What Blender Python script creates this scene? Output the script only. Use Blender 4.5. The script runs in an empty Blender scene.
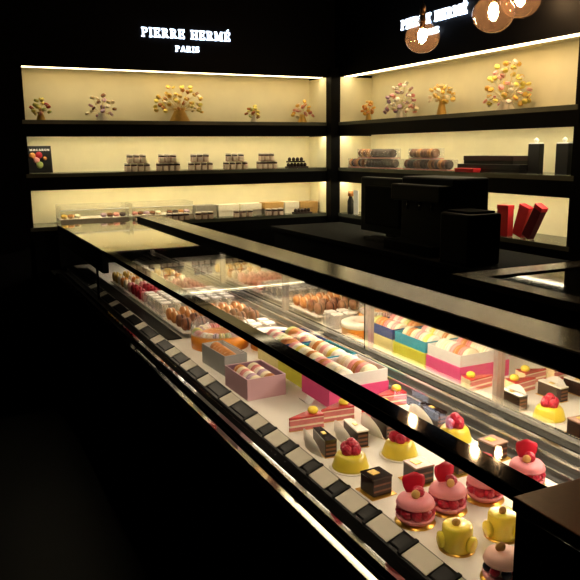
import bpy, bmesh, math, random
from mathutils import Matrix, Vector, Euler
PI = math.pi
rnd = random.Random(7)
C = bpy.context.scene.collection
CZ = 1.62                      # eye height above the floor

# ------------------------------------------------------------------ materials
def lin(h):
    if isinstance(h, str):
        h = h.lstrip('#'); c = [int(h[i:i+2], 16)/255 for i in (0, 2, 4)]
    else: c = list(h)
    return [x/12.92 if x <= .04045 else ((x+.055)/1.055)**2.4 for x in c] + [1]
MATS = {}
def mat(name, col, rough=.5, spec=.5, metal=0, var=0, scale=60, bump=0, bscale=200, coat=0, sss=0, emit=None, es=0, trans=0):
    if name in MATS: return MATS[name]
    m = bpy.data.materials.new(name); m.use_nodes = True
    nt = m.node_tree; b = nt.nodes['Principled BSDF']
    c = lin(col)
    b.inputs['Base Color'].default_value = c
    b.inputs['Roughness'].default_value = rough
    b.inputs['Specular IOR Level'].default_value = spec
    b.inputs['Metallic'].default_value = metal
    b.inputs['Coat Weight'].default_value = coat
    b.inputs['Coat Roughness'].default_value = .05
    if sss:
        b.inputs['Subsurface Weight'].default_value = sss
        b.inputs['Subsurface Radius'].default_value = (.01, .006, .004)
        b.inputs['Subsurface Scale'].default_value = 1
    if emit:
        b.inputs['Emission Color'].default_value = lin(emit); b.inputs['Emission Strength'].default_value = es
    if var or bump:
        tc = nt.nodes.new('ShaderNodeTexCoord')
    if var:
        n = nt.nodes.new('ShaderNodeTexNoise'); n.inputs['Scale'].default_value = scale; n.inputs['Detail'].default_value = 4
        nt.links.new(tc.outputs['Object'], n.inputs['Vector'])
        r = nt.nodes.new('ShaderNodeValToRGB'); r.color_ramp.elements[0].position = .3; r.color_ramp.elements[1].position = .7
        r.color_ramp.elements[0].color = [max(0, x*(1-var)) for x in c[:3]]+[1]
        r.color_ramp.elements[1].color = [min(1, x*(1+var)) for x in c[:3]]+[1]
        nt.links.new(n.outputs['Fac'], r.inputs['Fac']); nt.links.new(r.outputs['Color'], b.inputs['Base Color'])
    if bump:
        n2 = nt.nodes.new('ShaderNodeTexNoise'); n2.inputs['Scale'].default_value = bscale
        nt.links.new(tc.outputs['Object'], n2.inputs['Vector'])
        bp = nt.nodes.new('ShaderNodeBump'); bp.inputs['Strength'].default_value = bump; bp.inputs['Distance'].default_value = .002
        nt.links.new(n2.outputs['Fac'], bp.inputs['Height']); nt.links.new(bp.outputs['Normal'], b.inputs['Normal'])
    MATS[name] = m; return m
def glass(name, tint=(1, 1, 1), ior=1.5, rough=0.0, body=0.0, body_col='#ffffff'):
    """thin clear sheet: fresnel reflection over straight-through transmission (plus an optional milky body)"""
    if name in MATS: return MATS[name]
    m = bpy.data.materials.new(name); m.use_nodes = True
    nt = m.node_tree; nt.nodes.clear()
    out = nt.nodes.new('ShaderNodeOutputMaterial')
    geo = nt.nodes.new('ShaderNodeNewGeometry')
    mx = nt.nodes.new('ShaderNodeMix'); mx.data_type = 'FLOAT'
    mx.inputs[2].default_value = ior; mx.inputs[3].default_value = 1/ior
    nt.links.new(geo.outputs['Backfacing'], mx.inputs[0])
    fr = nt.nodes.new('ShaderNodeFresnel'); nt.links.new(mx.outputs[0], fr.inputs['IOR'])
    tr = nt.nodes.new('ShaderNodeBsdfTransparent'); tr.inputs['Color'].default_value = (*tint, 1)
    gl = nt.nodes.new('ShaderNodeBsdfGlossy'); gl.inputs['Roughness'].default_value = rough
    ms = nt.nodes.new('ShaderNodeMixShader')
    nt.links.new(fr.outputs[0], ms.inputs[0])
    last = tr.outputs[0]
    if body:
        df = nt.nodes.new('ShaderNodeBsdfDiffuse'); df.inputs['Color'].default_value = lin(body_col)
        m2 = nt.nodes.new('ShaderNodeMixShader'); m2.inputs[0].default_value = body
        nt.links.new(tr.outputs[0], m2.inputs[1]); nt.links.new(df.outputs[0], m2.inputs[2]); last = m2.outputs[0]
    nt.links.new(last, ms.inputs[1]); nt.links.new(gl.outputs[0], ms.inputs[2])
    nt.links.new(ms.outputs[0], out.inputs[0])
    MATS[name] = m; return m

WARM = '#ffdc9a'
cream = mat('cream laminate', '#e2dcbc', .55, .3, var=.04, scale=8)
blackp = mat('black lacquer', '#030304', .5, .06, var=.2, scale=5)
blackm = mat('matt black', '#030303', .8, .04, var=.2, scale=9)
blackg = mat('gloss black', '#030304', .06, .5, coat=.6, var=.1, scale=5)
fritn = mat('black glass border', '#020203', .05, .12, var=.1, scale=5)
fritf = mat('black glass edge', '#020203', .06, .9, coat=1, var=.1, scale=5)
lipm = mat('smoked glass edge', '#50544a', .25, .5, var=.1, scale=9)
steel = mat('polished steel', '#b4b2ac', .05, .5, 1, var=.04, scale=40)
alum = mat('brushed aluminium', '#c8c6c0', .32, .5, 1, var=.06, scale=90)
mirror = mat('mirror', '#e6e4de', .015, .5, 1, var=.01, scale=3)
trayw = mat('white tray', '#e9e4d8', .4, .4, var=.03, scale=14)
ledm = mat('warm led diffuser', WARM, .5, emit='#fff0c8', es=24)
ledt = mat('top niche led diffuser', WARM, .5, emit='#ffe8b8', es=7.5)
ledc = mat('case led diffuser', '#fff0d0', .5, emit='#ffebcf', es=50)
signm = mat('sign light', '#eaf4ff', .5, emit='#dcecff', es=3.2)
railm = mat('satin black rail', '#040404', .4, .15)
wood = mat('dark walnut', '#7a5236', .35, .5, var=.35, scale=12, bump=.1)
ledge = mat('bronzed ledge', '#6b6254', .2, .5, .85, var=.12, scale=25)
paneF = glass('far lid glass', (.97, .98, .97), 2.4)
paneN = glass('near lid glass', (.98, .985, .98), 1.07)
paneV = glass('front glass', (.98, .985, .98), 1.15)
clearp = glass('clear plastic', (.95, .95, .95), 1.45, .05, .10)
milky = glass('frosted plastic', (.95, .95, .95), 1.45, .08, .22, '#f2eee8')
acryl = glass('clear acrylic', (.95, .95, .93), 1.5, .02, .06)
filmw = mat('white paper', '#ece6da', .6, .3, sss=.2)
amber = glass('amber glass', (.93, .84, .76), 1.5, .0, .03, '#c8a68c')

# ------------------------------------------------------------------ mesh helpers
def bx(bm, x0, x1, y0, y1, z0, z1, mi=0, bev=0, seg=2):
    r = bmesh.ops.create_cube(bm, size=1)
    vs = r['verts']
    bmesh.ops.scale(bm, vec=(x1-x0, y1-y0, z1-z0), verts=vs)
    bmesh.ops.translate(bm, vec=((x0+x1)/2, (y0+y1)/2, (z0+z1)/2), verts=vs)
    fs = list({f for v in vs for f in v.link_faces})
    for f in fs: f.material_index = mi
    if bev:
        es = list({e for v in vs for e in v.link_edges})
        bmesh.ops.bevel(bm, geom=es, offset=bev, segments=seg, affect='EDGES', profile=.5, material=mi)
    return vs
def lathe(bm, prof, seg=32, c=(0, 0, 0), mi=0, close=True):
    rings = []
    for r, z in prof:
        if r < 1e-6: rings.append([bm.verts.new((c[0], c[1], c[2]+z))])
        else: rings.append([bm.verts.new((c[0]+r*math.cos(2*PI*k/seg), c[1]+r*math.sin(2*PI*k/seg), c[2]+z)) for k in range(seg)])
    mis = mi if isinstance(mi, (list, tuple)) else [mi]*(len(prof)-1)
    for i in range(len(rings)-1):
        a, b = rings[i], rings[i+1]
        for k in range(seg):
            q = [a[k % len(a)], a[(k+1) % len(a)], b[(k+1) % len(b)], b[k % len(b)]]
            u = []
            for v in q:
                if v not in u: u.append(v)
            if len(u) >= 3:
                f = bm.faces.new(u); f.material_index = mis[i]; f.smooth = True
    return rings
def prism(bm, poly, z0, z1, mi=0, top=None):
    lo = [bm.verts.new((x, y, z0)) for x, y in poly]; hi = [bm.verts.new((x, y, z1)) for x, y in poly]
    n = len(poly)
    f = bm.faces.new(list(reversed(lo))); f.material_index = mi
    f = bm.faces.new(hi); f.material_index = mi if top is None else top
    for k in range(n):
        f = bm.faces.new((lo[k], lo[(k+1) % n], hi[(k+1) % n], hi[k])); f.material_index = mi
def tube(bm, pts, rad, seg=10, mi=0):
    pts = [Vector(p) for p in pts]; rings = []
    for i, p in enumerate(pts):
        d = (pts[min(i+1, len(pts)-1)]-pts[max(i-1, 0)]).normalized()
        a = d.orthogonal().normalized(); b = d.cross(a)
        r = rad[i] if isinstance(rad, (list, tuple)) else rad
        rings.append([bm.verts.new(p+r*(a*math.cos(2*PI*k/seg)+b*math.sin(2*PI*k/seg))) for k in range(seg)])
    for i in range(len(rings)-1):
        for k in range(seg):
            f = bm.faces.new((rings[i][k], rings[i][(k+1) % seg], rings[i+1][(k+1) % seg], rings[i+1][k])); f.smooth = True; f.material_index = mi
    bm.faces.new(list(reversed(rings[0]))); bm.faces.new(rings[-1])
def mesh(name, bm, mats):
    me = bpy.data.meshes.new(name)
    bmesh.ops.recalc_face_normals(bm, faces=bm.faces)
    bm.to_mesh(me); bm.free()
    for m in (mats if isinstance(mats, (list, tuple)) else [mats]): me.materials.append(m)
    return me
def link(name, me, parent=None, loc=(0, 0, 0), rot=(0, 0, 0), scale=None):
    o = bpy.data.objects.new(name, me); C.objects.link(o)
    o.location = loc; o.rotation_euler = rot
    if scale: o.scale = scale
    if parent: o.parent = parent
    return o
def obj(name, bm, mats, parent=None, loc=(0, 0, 0), rot=(0, 0, 0)):
    return link(name, mesh(name, bm, mats), parent, loc, rot)
def boxo(name, m, parent, *d, bev=0):
    bm = bmesh.new(); bx(bm, *d, bev=bev); return obj(name, bm, m, parent)
def tag(o, label, cat, group=None):
    o['label'] = label; o['category'] = cat
    if group: o['group'] = group
    return o
def thing(name, label, cat, loc=(0, 0, 0), rot=(0, 0, 0), group=None):
    o = bpy.data.objects.new(name, None); C.objects.link(o); o.empty_display_size = .05
    o.location = loc; o.rotation_euler = rot
    return tag(o, label, cat, group)
def struct(name, bm, m):
    o = obj(name, bm, m); o['kind'] = 'structure'; return o
def dup(root, label=None, loc=None, rot=None, group=None, scale=None):
    r = root.copy(); C.objects.link(r)
    if loc is not None: r.location = loc
    if rot is not None: r.rotation_euler = rot
    if scale is not None: r.scale = scale
    if label: r['label'] = label
    if group: r['group'] = group
    for ch in list(root.children):
        c = ch.copy(); C.objects.link(c); c.parent = r
        for g in list(ch.children):
            d = g.copy(); C.objects.link(d); d.parent = c
    return r
ORD = 'first second third fourth fifth sixth seventh eighth ninth tenth eleventh twelfth'.split()
def Zc(z): return z+CZ

# ------------------------------------------------------------------ the setting
Z1, Z2, Z3, Z4, Z5, Z6 = [Zc(z) for z in (.513, .193, .092, -.136, -.241, -.472)]
YB, XR, XL, YR = 4.80, 2.707, .531, 2.527
DEP = .28
CEIL = Zc(1.25)
bm = bmesh.new(); bx(bm, -2.6, 3.4, -2.2, 5.4, -.06, 0); struct('floor', bm, mat('dark stone floor', '#0b0b0c', .5, .3, var=.3, scale=6))
bm = bmesh.new(); bx(bm, -2.6, 3.4, -2.2, 5.4, CEIL, CEIL+.06); struct('ceiling', bm, mat('black ceiling', '#060607', .8, .2, var=.2, scale=6))
bm = bmesh.new()
bx(bm, -2.6, XL, YB, 5.4, 0, CEIL)                       # left of the niches
bx(bm, XL, 3.4, YB, 5.4, Z1+.02, CEIL)                   # sign band
bx(bm, XL, 3.4, YB+DEP+.03, 5.4, 0, Z1+.02)              # behind the niches
struct('wall_back', bm, blackp)
bm = bmesh.new()
bx(bm, XR, 3.4, -2.2, YR, 0, CEIL)
bx(bm, XR, 3.4, YR, YB, Z1+.02, CEIL)
bx(bm, XR+DEP+.03, 3.4, YR, YB+DEP+.03, 0, Z1+.02)
struct('wall_right', bm, blackp)
bm = bmesh.new(); bx(bm, -2.7, -2.6, -2.2, 5.4, 0, CEIL); struct('wall_left', bm, blackp)
bm = bmesh.new(); bx(bm, -2.6, 3.4, -2.3, -2.2, 0, CEIL); struct('wall_front', bm, blackp)

def shelving(name, label, frame):
    """frame(a0,a1,d0,d1) maps along-wall / depth intervals to x0,x1,y0,y1"""
    t = thing(name, label, 'shelving', (0, 0, 0))
    A0, A1 = frame['a']; f = frame['f']
    def B(nm, m, a0, a1, d0, d1, z0, z1, bev=0, par=t):
        return boxo(nm, m, par, *f(a0, a1, d0, d1), z0, z1, bev=bev)
    for lo, hi in ((Z2, Z1), (Z4, Z3), (Z6, Z5)):
        B('back_panel', cream, A0, A1, DEP, DEP+.02, lo, hi+.02)
        B('top_panel', cream, A0, A1, .02, DEP, hi+.016, hi+.022)
        if hi == Z1: B('led_strip', ledt, A0+.01, A1-.01, 0.024, .10, hi+.002, hi+.007)
        else: B('led_strip', ledm, A0+.01, A1-.01, .026, .050, hi+.0046, hi+.010)
        B('side_panel', cream, A0-.02, A0, .01, DEP+.02, lo, hi+.02)
        B('side_panel', cream, A1, A1+.02, .01, DEP+.02, lo, hi)
    for hi, lo in ((Z2, Z3), (Z4, Z5), (Z6, Z6-.10)):
        B('shelf_board', blackp, A0-.03, A1+.03, .0, DEP+.02, lo+.028, hi-.024)
        B('glass_shelf', lipm, A0-.02, A1+.02, -.004, DEP+.02, hi-.024, hi)
        B('fascia', blackp, A0-.03, A1+.03, -.002, .02, lo-.0, hi-.024)
    B('top_fascia', blackp, A0-.03, A1+.03, -.002, .02, Z1, Z1+.06)
    B('base_cabinet', blackm, A0-.03, A1+.03, 0, DEP+.02, .0, Z6-.10)
    return t
back = shelving('wall_shelving', 'black wall shelving with three lit cream niches facing across the shop on the left', dict(a=(XL, XR-.066), f=lambda a0, a1, d0, d1: (a0, a1, YB+d0, YB+d1)))
boxo('corner_post', blackp, back, XR-.066, XR+.010, YB-.066, YB+.010, 0, Z1+.06)
right = shelving('wall_shelving', 'black wall shelving with lit cream niches under the hanging lamps on the right', dict(a=(YR, YB-.066), f=lambda a0, a1, d0, d1: (XR+d0, XR+d1, a0, a1)))

# ------------------------------------------------------------------ lettering (slab serif strokes)
W = .2
def glyph(ch):
    """list of polygons in a unit-high box, and the advance width"""
    t, s = .19, .12
    P = []
    def R(x0, x1, y0, y1): P.append([(x0, y0), (x1, y0), (x1, y1), (x0, y1)])
    def Q(a, b, w=t):
        (x0, y0), (x1, y1) = a, b; dx, dy = x1-x0, y1-y0; L = math.hypot(dx, dy); nx, ny = -dy/L*w/2, dx/L*w/2
        P.append([(x0+nx, y0+ny), (x1+nx, y1+ny), (x1-nx, y1-ny), (x0-nx, y0-ny)])
    def bowl(x, y0, y1, w, t2=.15):
        cy, ry = (y0+y1)/2, (y1-y0)/2
        n = 8; o = [(x+w*math.sin(PI*k/n), cy+ry*math.cos(PI*k/n)) for k in range(n+1)]
        i = [(x+(w-t2)*math.sin(PI*k/n), cy+(ry-t2*.85)*math.cos(PI*k/n)) for k in range(n+1)]
        for k in range(n): P.append([o[k], o[k+1], i[k+1], i[k]])
    def stem(x, w=t, e=.1):
        R(x, x+w, 0, 1); R(x-e, x+w+e, 0, s); R(x-e, x+w+e, 1-s, 1)
    if ch == 'P': stem(.12); R(.3, .42, 1-.15, 1); R(.3, .42, .42, .56); bowl(.42, .42, 1, .36); return P, .86
    if ch == 'R': stem(.12); R(.3, .42, 1-.15, 1); R(.3, .42, .45, .59); bowl(.42, .45, 1, .34); Q((.45, .5), (.74, .05), .19); R(.62, .9, 0, s); return P, .95
    if ch == 'I': stem(.12); return P, .46
    if ch in 'EÉ':
        stem(.12); R(.3, .8, 0, .15); R(.3, .8, .85, 1); R(.3, .62, .44, .57); R(.69, .8, 0, .3); R(.69, .8, .7, 1); R(.54, .64, .36, .65)
        if ch == 'É': Q((.42, 1.08), (.62, 1.28), .14)
        return P, .9
    if ch == 'H': stem(.12); stem(.66); R(.3, .67, .43, .57); return P, .98
    if ch == 'M':
        R(.12, .28, 0, 1); R(.86, 1.04, 0, 1); Q((.2, .98), (.57, .1), .2); Q((.95, .98), (.57, .1), .2)
        R(.02, .4, 0, s); R(.76, 1.14, 0, s); R(.02, .26, 1-s, 1); R(.9, 1.14, 1-s, 1); return P, 1.2
    if ch == 'A':
        Q((.12, .03), (.45, 1), .17); Q((.78, .03), (.45, 1), .2); R(.25, .65, .28, .4); R(.0, .28, 0, s); R(.62, .92, 0, s); R(.36, .54, .9, 1); return P, .94
    if ch == 'S':
        n = 14; pts = []
        for k in range(n+1):
            a = PI*.15+PI*1.25*k/n; pts.append((.38+.26*math.cos(a), .73+.2*math.sin(a)))
        for k in range(n+1):
            a = PI*.5-PI*1.3*k/n; pts.append((.38+.27*math.cos(a), .27+.2*math.sin(a)))
        for a, b in zip(pts, pts[1:]):
            if math.dist(a, b) > 1e-4: Q(a, b, .17)
        R(.56, .66, .68, 1); R(.1, .2, 0, .32); return P, .76
    return P, .55
def letters(sign, text, a0, a1, z, h, place):
    adv = [glyph(c)[1] if c != ' ' else .5 for c in text]; gap = .1
    tot = sum(adv)+gap*(len(text)-1); k = (a1-a0)/tot; x = 0
    for c, w in zip(text, adv):
        if c != ' ':
            bm = bmesh.new()
            for n, poly in enumerate(glyph(c)[0]):
                q = [((x+px)*k+a0, py*h+z) for px, py in poly]
                fr = [bm.verts.new(place(u, v, .012+.0001*n)) for u, v in q]; bk = [bm.verts.new(place(u, v, 0)) for u, v in q]
                m = len(q); bm.faces.new(fr); bm.faces.new(list(reversed(bk)))
                for i in range(m): bm.faces.new((fr[i], fr[(i+1) % m], bk[(i+1) % m], bk[i]))
            obj('letter', bm, signm, sign)
        x += w+gap
for nm, a0, a1, b0, b1, pl, lb in (
        ('b', 1.277, 1.891, 1.50, 1.665, lambda a, z, d: (a, YB-.002-d, z), 'glowing white shop name letters on the black band of the left wall'),
        ('r', 3.945, 3.315, 3.735, 3.565, lambda a, z, d: (XR-.002-d, a, z), 'glowing white shop name letters on the right wall behind the hanging lamps')):
    s = thing('shop_sign', lb, 'sign')
    if nm == 'r':
        letters(s, 'PIERRE HERMÉ', -a0, -a1, Zc(.722), .058, lambda a, z, d: pl(-a, z, d)); letters(s, 'PARIS', -b0, -b1, Zc(.655), .036, lambda a, z, d: pl(-a, z, d))
    else:
        letters(s, 'PIERRE HERMÉ', a0, a1, Zc(.722), .058, pl); letters(s, 'PARIS', b0, b1, Zc(.640), .036, pl)

# ------------------------------------------------------------------ pendant lamps
bulbm = mat('lamp filament', '#ffd9a0', .5, emit='#ffd6a0', es=220)
brass = mat('dark brass', '#5a4630', .3, .5, 1, var=.1)
def pendant(x, y, z, r, label):
    t = thing('pendant_lamp', label, 'lamp', (x, y, z), group='amber globe pendant lamps')
    bm = bmesh.new()
    prof = [(r*math.sin(a)*1.0, -r*.86*math.cos(a)) for a in [PI*k/24 for k in range(0, 20)]]
    prof = [(0, prof[0][1])] + prof[1:] + [(r*.30, r*.92), (r*.18, r*1.1), (r*.16, r*1.3)]
    lathe(bm, prof, 40); obj('globe', bm, amber, t)
    bm = bmesh.new(); lathe(bm, [(0, r*1.25), (r*.17, r*1.25), (r*.17, r*1.75), (r*.08, r*1.9), (0, r*1.9)], 20); obj('cap', bm, brass, t)
    bm = bmesh.new(); tube(bm, [(0, 0, r*1.85), (0, 0, CEIL-z)], .004, 8); obj('cord', bm, blackm, t)
    bm = bmesh.new(); lathe(bm, [(0, -r*.25), (.014, -r*.2), (.023, r*.05), (.019, r*.3), (.012, r*.5), (0, r*.55)], 20); obj('bulb', bm, bulbm, t)
    bm = bmesh.new(); lathe(bm, [(0, r*.5), (.014, r*.5), (.014, r*1.25), (0, r*1.25)], 16); obj('socket', bm, brass, t)
pendant(2.19, 3.02, Zc(.525), .083, 'amber glass globe lamp hanging alone in front of the right sign')
pendant(2.33, 2.68, Zc(.59), .094, 'amber glass globe lamp, left one of the close pair at the top edge')
pendant(2.56, 2.76, Zc(.68), .094, 'amber glass globe lamp half out of the picture, right one of the pair')

pendant(1.22, .62, Zc(.62), .094, 'unseen amber glass globe lamp added to light the near counter block top')  # unseen lamp, added to brighten the brown counter top

# ------------------------------------------------------------------ the display case
GZ, FZ = Zc(-.45), Zc(-.70)
Y0, Y1, SEAM, FAR = .66, 4.70, 2.0, 3.36
MX = 1.235
case = thing('display_case', 'long black glass topped pastry case running from the near right to the left wall', 'display case')
boxo('front_panel', blackm, case, .598, .69, Y0, Y1, .04, Zc(-.735))
boxo('base', blackm, case, .69, 1.32, Y0, Y1, 0, FZ-.012)
boxo('floor_inset', railm, case, .729, .784, 2.56, 4.45, FZ-.006, FZ+.004)
boxo('floor_tray', trayw, case, .728, 1.125, Y0, 4.6, FZ-.010, FZ, bev=.001)
def sill(nm, x0, x1, z0, z1):
    bm = bmesh.new(); prism(bm, [(x0, Zc(-.74)), (x1, Zc(-.74)), (x1, Zc(z1)), (x0, Zc(z0))], Y0, 4.45)
    for v in bm.verts: v.co = Vector((v.co.x, v.co.z, v.co.y))
    obj(nm, bm, steel, case)
sill('lower_sill', .596, .626, -.7165, -.7218); sill('upper_sill', .6335, .648, -.7085, -.7110)
boxo('sill_gasket', blackm, case, .626, .6335, Y0, 4.45, Zc(-.74), Zc(-.7225)); boxo('glass_seat', blackm, case, .648, .684, Y0, 4.45, Zc(-.74), Zc(-.7165))
# sloped black price rail just inside the front glass
bm = bmesh.new(); prism(bm, [(.6845, Zc(-.745)), (.728, Zc(-.745)), (.728, FZ-.001), (.722, FZ-.001), (.6845, FZ-.016)], Y0, 4.6)
for v in bm.verts: v.co = Vector((v.co.x, v.co.z, v.co.y))
obj('price_rail', bm, railm, case)
fg = boxo('front_glass', paneV, case, .670, .675, Y0, 4.45, Zc(-.7165), GZ-.008)
for y in (3.55,):
    boxo('glass_joint', blackm, case, .668, .677, y-.008, y+.008, Zc(-.7165), GZ-.006)
# lids: glass with black border
def lid(y0, y1, gm, fm, near):
    l = boxo('glass_lid', gm, case, .704, 1.12, y0+.0005, y1-.0005, GZ-.006, GZ)
    boxo('front_border', fm, l, .665, .704, y0+.0005, y1-.0005, GZ-.006, GZ)
    boxo('back_border', fm, l, 1.12, 1.18, y0+.0005, y1-.0005, GZ-.006, GZ)
    boxo('front_trim', blackm, l, .663, .668, y0, y1, GZ-.020, GZ-.0005)
    return l
lid(Y0, SEAM, paneN, fritn, True); lid(SEAM, 3.30, paneF, fritf, False)
boxo('end_top', fritf, case, .665, 1.18, 3.3005, Y1, GZ-.006, GZ)
boxo('fascia', blackm, case, .662, .690, FAR, Y1, Zc(-.56), GZ-.007)
boxo('end_panel', blackm, case, .662, 1.30, Y1-.02, Y1, 0, GZ-.007)
boxo('near_panel', blackm, case, .662, 1.30, Y0, Y0+.012, 0, GZ-.007)
bm = bmesh.new(); bx(bm, 1.18, 1.325, Y0+.01, Y1+.03, GZ-.015, Zc(-.424), bev=.002); obj('back_ledge', bm, ledge, case)
boxo('ledge_face', blackm, case, 1.175, 1.1805, Y0+.01, Y1+.03, GZ-.012, Zc(-.426))
boxo('rear_panel', blackm, case, 1.30, 1.32, Y0, Y1, FZ-.02, GZ-.015)
boxo('led_strip', ledc, case, 1.150, 1.172, Y0+.1, 4.3, GZ-.018, GZ-.012)
boxo('led_strip', mat('front led diffuser', '#fff0d0', .5, emit='#ffe6c2', es=23), case, .688, .700, Y0+.1, 3.2, GZ-.0115, GZ-.0075)
boxo('led_cover', blackm, case, .684, .6875, Y0+.1, 3.2, GZ-.014, GZ-.0065)
grv = mat('dark anodised groove', '#2c2c2a', .45, .4, .5); stl = mat('bright track edge', '#e8e6e0', .16, .5, 1, var=.03)
# stepped track under the mirror doors
for k, (x0, x1, z, m) in enumerate(((1.126, 1.146, -.698, grv), (1.146, 1.152, -.688, stl), (1.152, 1.172, -.690, grv), (1.172, 1.180, -.672, stl), (1.180, 1.198, -.676, grv), (1.198, 1.206, -.655, stl), (1.206, 1.222, -.662, grv), (1.222, 1.30, -.648, stl))):
    boxo('door_track', m, case, x0, x1, Y0+.012, Y1-.02, FZ-.02, Zc(z))
doors = ((.70, 1.335), (1.355, 1.945), (1.975, 2.585), (2.60, 3.3), (3.32, 4.6))
for k, (a, b) in enumerate(doors):
    d = boxo('mirror_door', mirror, case, MX, MX+.006, a, b, Zc(-.648), GZ-.02)
    boxo('door_stile', alum, d, MX-.012, MX+.006, b, b+.016, Zc(-.648), GZ-.02)
    boxo('door_stile', blackm, d, MX-.008, MX+.006, a-.008, a, Zc(-.648), GZ-.02)
    boxo('door_rail', alum, d, MX-.004, MX+.0065, a, b, Zc(-.649), Zc(-.644))
boxo('end_clip', steel, case, .655, .668, Y1-.01, Y1+.003, Zc(-.49), Zc(-.482))

# ------------------------------------------------------------------ near wooden counter and the staff side
t = thing('counter_block', 'brown topped black counter block closing the near end of the case', 'counter', (0, 0, 0))
boxo('body', blackm, t, .640, 1.60, .1, .652, 0, Zc(-.465)); boxo('top', wood, t, .636, 1.60, .1, .656, Zc(-.465), Zc(-.445), bev=.002)
t = thing('work_counter', 'black work counter with a glossy rimmed top on the staff side', 'counter', (0, 0, 0))
boxo('body', blackm, t, 1.67, 2.60, .35, 2.05, 0, Zc(-.475)); 
bm = bmesh.new()
for d in ((1.655, 1.735, .3, 2.07), (2.35, 2.62, .3, 2.07), (1.735, 2.35, 1.965, 2.07), (1.735, 2.35, .3, .7)): bx(bm, *d, Zc(-.475), Zc(-.45))
obj('rim', bm, ledge, t); boxo('inset_glass', blackg, t, 1.735, 2.35, .7, 1.965, Zc(-.475), Zc(-.456))
# black till and coffee machine silhouettes in front of the right-hand niche
t = thing('back_counter', 'black counter in front of the lowest right niche', 'counter', (0, 0, 0))
boxo('body', blackm, t, 2.02, 2.52, 2.35, 4.40, 0, Zc(-.53)); boxo('top', blackm, t, 2.0, 2.54, 2.33, 4.42, Zc(-.53), Zc(-.505), bev=.003)
t = thing('till_screen', 'large black till screen turned away, standing on the back counter', 'till', (2.27, 3.36, Zc(-.505)))
boxo('foot', blackp, t, -.12, .12, -.12, .12, 0, .02, bev=.004); boxo('stand', blackp, t, -.02, .03, -.04, .04, .02, .16)
boxo('screen', blackp, t, -.035, .02, -.20, .29, .035, .345, bev=.008); boxo('rear_cover', blackm, t, -.065, -.035, -.15, .2, .08, .3, bev=.008)
t = thing('coffee_machine', 'black coffee machine with chrome spouts beside the till screen', 'coffee machine', (2.25, 2.92, Zc(-.505)))
boxo('body', blackp, t, -.09, .12, -.22, .21, 0, .365, bev=.012)
boxo('drip_tray', blackm, t, -.20, -.09, -.20, .20, 0, .05, bev=.004)
boxo('head', blackp, t, -.16, -.09, -.20, .20, .25, .33, bev=.006)
for y in (-.1, 0, .1):
    bm = bmesh.new(); tube(bm, [(-.12, y, .25), (-.125, y, .205)], .008, 12); obj('spout', bm, steel, t)
t = thing('receipt_printer', 'low black receipt printer at the right end of the back counter', 'printer', (2.12, 2.52, Zc(-.505)))
boxo('body', blackp, t, -.10, .08, -.10, .10, 0, .225, bev=.01); boxo('lid', blackm, t, -.08, .06, -.08, .08, .225, .235, bev=.004)

# ------------------------------------------------------------------ macarons
SH = {k: mat('shell '+k, c, .55, .4, var=.08, scale=120, sss=.15) for k, c in dict(
    cream='#eadfc0', yellow='#e8c05c', lemon='#e6d66a', pink='#e6a0a0', red='#a61a2a', brown='#7a4a2c', choc='#3a2018', green='#a9b46a', orange='#dd8e3a', white='#efe8da', rose='#d68a86', caramel='#b97a3e', lilac='#b99ab0').items()}
FI = {k: mat('filling '+k, c, .6, .3) for k, c in dict(cream='#efe2c4', choc='#3a2018', pink='#cf6a70', red='#7d1420', yellow='#e0b45a').items()}
MC = {}
def mac_mesh(shell, fill, seg=20):
    key = (shell, fill, seg)
    if key not in MC:
        bm = bmesh.new(); R = .02
        p = [(0, 0), (R*.7, .0004), (R*.92, .002), (R, .0048), (R*1.0, .006), (R*1.04, .0066), (R*1.02, .0078), (R*.93, .008), (R*.93, .0122), (R*1.02, .0124), (R*1.04, .0136), (R, .0142), (R, .0154), (R*.92, .018), (R*.7, .0197), (0, .0202)]
        mi = [0]*7+[1]+[0]*7
        lathe(bm, [(r, z-.0101) for r, z in p], seg, mi=mi)
        MC[key] = mesh('macaron', bm, [SH[shell], FI[fill]])
    return MC[key]
FILL = dict(cream='cream', yellow='cream', lemon='cream', pink='pink', red='red', brown='choc', choc='choc', green='cream', orange='yellow', white='pink', rose='red', caramel='cream', lilac='choc')
COLN = dict(cream='cream', yellow='golden yellow', lemon='lemon yellow', pink='pale pink', red='dark red', brown='brown', choc='dark chocolate', green='pistachio green', orange='orange', white='white', rose='rose', caramel='caramel', lilac='lilac')
def macaron(col, loc, rot, label, group, s=1):
    o = link('macaron', mac_mesh(col, FILL[col]), None, loc, rot, (s, s, s)); tag(o, label, 'macaron', group); return o

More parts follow.
